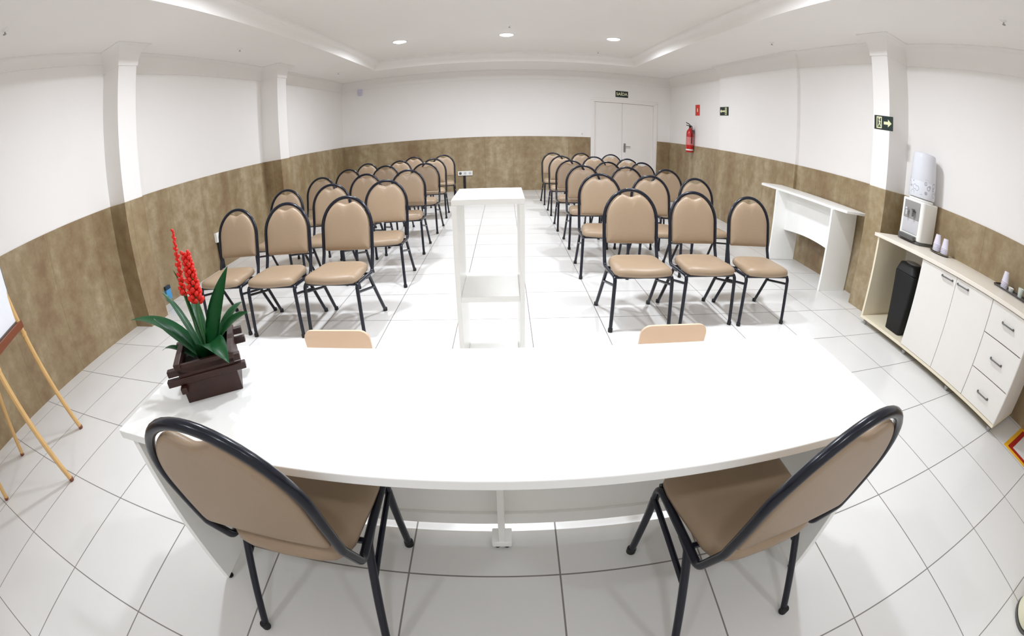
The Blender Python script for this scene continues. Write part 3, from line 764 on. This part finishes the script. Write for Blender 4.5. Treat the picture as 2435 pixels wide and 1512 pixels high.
# on the pillar: facing -X, right of the picture = towards the camera (-Y)
quadsign('exit_sign', 'dark green sign with doorway figure and right-pointing arrow, on the near right pillar', 'sign',
         basis((3.434, 2.80, 1.822), (0, -1, 0), (-1, 0, 0)), .262, .135, M_sign,
         [('doorway_symbol', door_fr(-.062, .037, .056, .011)), ('running_figure', man(-.062, 0, .95)), ('arrow_symbol', arrow(.004, .112, 0, .050))])
quadsign('exit_sign', 'small dark green sign with left-pointing arrow and doorway, high on the right wall', 'sign',
         basis((3.674, 6.64, 1.885), (0, -1, 0), (-1, 0, 0)), .31, .15, M_sign,
         [('arrow_symbol', arrow(.03, -.145, 0, .046)), ('doorway_symbol', door_fr(.062, .030, .062, .012)), ('running_figure', man(.062, 0, .8))])
t = quadsign('exit_sign', 'small dark lettered exit sign above the white double door', 'sign',
         basis((2.60, YB - .001, 2.225), (1, 0, 0), (0, -1, 0)), .29, .145, M_sign, [])
fc = bpy.data.curves.new('letters', 'FONT'); fc.body = 'SA\u00cdDA'; fc.size = .092; fc.align_x = 'CENTER'; fc.align_y = 'CENTER'; fc.extrude = .0006; fc.offset = .0015
fo = bpy.data.objects.new('tmp', fc); me = bpy.data.meshes.new_from_object(fo); bpy.data.objects.remove(fo)
me.name = 'lettering'; me.materials.append(M_glow)
lo = bpy.data.objects.new('lettering', me); C.objects.link(lo); lo.parent = t; lo.location = (0, 0, .0040)
# small red sign
quadsign('extinguisher_sign', 'small red sign on the right wall above the fire extinguisher', 'sign', basis((3.754, 7.90, 1.93), (0, -1, 0), (-1, 0, 0)), .20, .22, M_signred, [('pictogram', [R(-.02, .02, -.035, .035)])])
# extinguisher
t = thing('fire_extinguisher', 'red fire extinguisher hanging on the right wall near the door', 'fire extinguisher', (3.660, 8.05, 1.06))
ex = obj('cylinder', lathe([(.066, 0), (.075, .01), (.077, .05), (.077, .36), (.070, .42), (.045, .46), (.028, .475), (.028, .50)], n=28), M_redpaint, t)
obj('label', lathe([(.0778, .15), (.0778, .31)], n=28, cap=False), mat('label_print', srgb(205, 120, 118), .5), ex)
obj('ring', lathe([(.078, .035), (.0782, .05), (.078, .065)], n=28, cap=False), mat('white_band', srgb(226, 214, 210), .5), ex)
bm = bmesh.new(); add_box(bm, -.016, .016, -.02, .02, .50, .55)
add_tube(bm, [(-.0, 0, .56), (-.09, 0, .60)], .009); add_tube(bm, [(0, 0, .535), (-.085, 0, .545)], .008); obj('valve_handle', bm, M_black, t)
obj('hose', tube(fillet([(0, -.02, .53), (0, -.09, .54), (0, -.10, .40), (-.0, -.094, .18)], .04), .010), M_black, t)
obj('wall_bracket', box(.06, .092, -.03, .03, .38, .46), M_dgrey, t)
# switch by the door
t = thing('light_switch', 'tiny switch plate on the back wall left of the white door', 'switch', (1.70, YB - .0005, 1.27))
obj('switch_plate', box(-.035, .035, -.008, 0, -.055, .055), M_appl, t, bevel=.003)
obj('rocker', box(-.012, .012, -.012, -.0085, -.02, .02), M_lgrey, t, bevel=.002)
# sockets with trunking
t = thing('power_outlet', 'white triple outlet with black conduit below it on the back wall', 'outlet', (-.845, YB - .0105, .0))
bx = obj('outlet_box', box(-.16, .16, -.035, 0, .355, .455), M_appl, t, bevel=.004)
for k, m in ((-1, M_dgrey), (0, M_lgrey), (1, M_lgrey)): obj('socket', lathe([(.028, 0), (.030, .004)], n=18, M=Matrix.Translation((k * .105, -.036, .405)) @ Matrix.Rotation(PI / 2, 4, 'X')), m, bx)
obj('conduit', box(-.045, .005, -.028, 0, .002, .354), M_black, t, bevel=.003)
t = thing('power_outlet', 'white outlet box with black conduit below it on the left wall', 'outlet', (XL + .0105, 4.38, 0))
bx = obj('outlet_box', box(0, .045, -.06, .06, .35, .47), M_appl, t, bevel=.004)
obj('socket', lathe([(.028, 0), (.030, .004)], n=18, M=Matrix.Translation((.046, 0, .41)) @ Matrix.Rotation(PI / 2, 4, 'Y')), M_lgrey, bx)
obj('conduit', box(0, .035, -.028, .028, .002, .349), M_black, t, bevel=.003)
def blue(loc, side, lab):
    t = thing('floor_socket', lab, 'outlet', loc)
    s = 1 if side == 'L' else -1
    if side == 'L':
        obj('socket_body', box(0, .03, -.04, .04, 0, .115), M_blue, t, bevel=.004); obj('socket_cap', box(0, .034, -.042, .042, .1155, .155), mat('navy_plastic', srgb(28, 52, 72), .4), t, bevel=.004)
    else:
        obj('socket_body', box(-.025, .025, -.03, 0, 0, .085), M_blue, t, bevel=.004); obj('socket_cap', box(-.026, .026, -.034, 0, .0855, .12), mat('navy_plastic', srgb(28, 52, 72), .4), t, bevel=.004)
blue((XL + .0105, 3.245, .04), 'L', 'blue socket box low on the left wall, just past the near pillar')
blue((3.49, 2.72 - .0105, .09), 'R', 'blue socket box low on the right pillar beside the sideboard')
# sensor
t = thing('motion_sensor', 'small pale lilac sensor on the back wall near the left corner', 'sensor', (-3.15, YB, 2.43))
obj('sensor_body', plate(rrect(-.045, .045, -.06, 0, .02), -.075, .075), mat('lilac_plastic', srgb(200, 196, 226), .4), t, bevel=.008)
obj('lens', box(-.03, .03, -.066, -.0605, -.05, 0), M_lgrey, t)
# sprinklers
for k, (x, y, z, lab) in enumerate([(-3.013, 1.128, ZS, 'left soffit above the easel'), (-3.02, 4.39, ZS, 'left soffit between the pillars'), (-3.0, 7.68, ZS, 'left soffit near the back corner'),
                                    (3.15, 4.406, ZS, 'right soffit above the console table'), (3.134, 1.13, ZS, 'right soffit above the sideboard'),
                                    (.104, 6.0, ZT, 'tray beside the middle downlight'), (1.716, 7.78, ZT, 'tray behind the right downlight')]):
    t = thing('sprinkler_head', 'small metal ceiling sprinkler head, %s' % lab, 'sprinkler', (x, y, z), 0, 'ceiling sprinkler heads')
    obj('escutcheon', lathe([(.034, 0), (.030, -.006), (.012, -.008), (.010, -.022), (.001, -.022)], n=20, cap=False), M_appl, t)
    obj('deflector', lathe([(.004, -.022), (.004, -.034), (.016, -.036), (.016, -.038), (.001, -.038)], n=16, cap=False), M_steel, t)

# ------------------------------------------------------------------ floor marking and bin at the frame's right edge
t = thing('floor_marking', 'red and yellow taped square on the floor beside the sideboard', 'floor marking', (0, 0, 0))
def ring(x0, x1, y0, y1, w_, z0, z1):
    bm = bmesh.new()
    add_box(bm, x0, x1, y1 - w_, y1, z0, z1); add_box(bm, x0, x1, y0, y0 + w_, z0, z1); add_box(bm, x0, x0 + w_, y0 + w_, y1 - w_, z0, z1); add_box(bm, x1 - w_, x1, y0 + w_, y1 - w_, z0, z1)
    return bm
obj('yellow_border', ring(3.25, 3.775, .045, .57, .038, .0005, .0018), M_tapey, t, smooth=False)
obj('red_border', ring(3.288, 3.737, .083, .532, .045, .0005, .0020), M_taper, t, smooth=False)
t = thing('waste_basket', 'cream wastebasket with dark rim and base at the lower right frame edge', 'bin', (2.215, -.455, 0))
obj('basket_body', lathe([(.11, .014), (.118, .02), (.15, .30), (.146, .30), (.114, .024), (.001, .022)], n=30, cap=False), mat('cream_plastic', srgb(226, 222, 196), .4), t)
obj('base_ring', lathe([(.112, 0), (.122, .002), (.122, .014), (.108, .0135)], n=30), M_dgrey, t)
bm = bmesh.new(); add_tube(bm, [(.152 * math.cos(a * PI / 18), .152 * math.sin(a * PI / 18), .305) for a in range(36)], .006, n=8, closed=True); obj('rim', bm, M_dgrey, t)
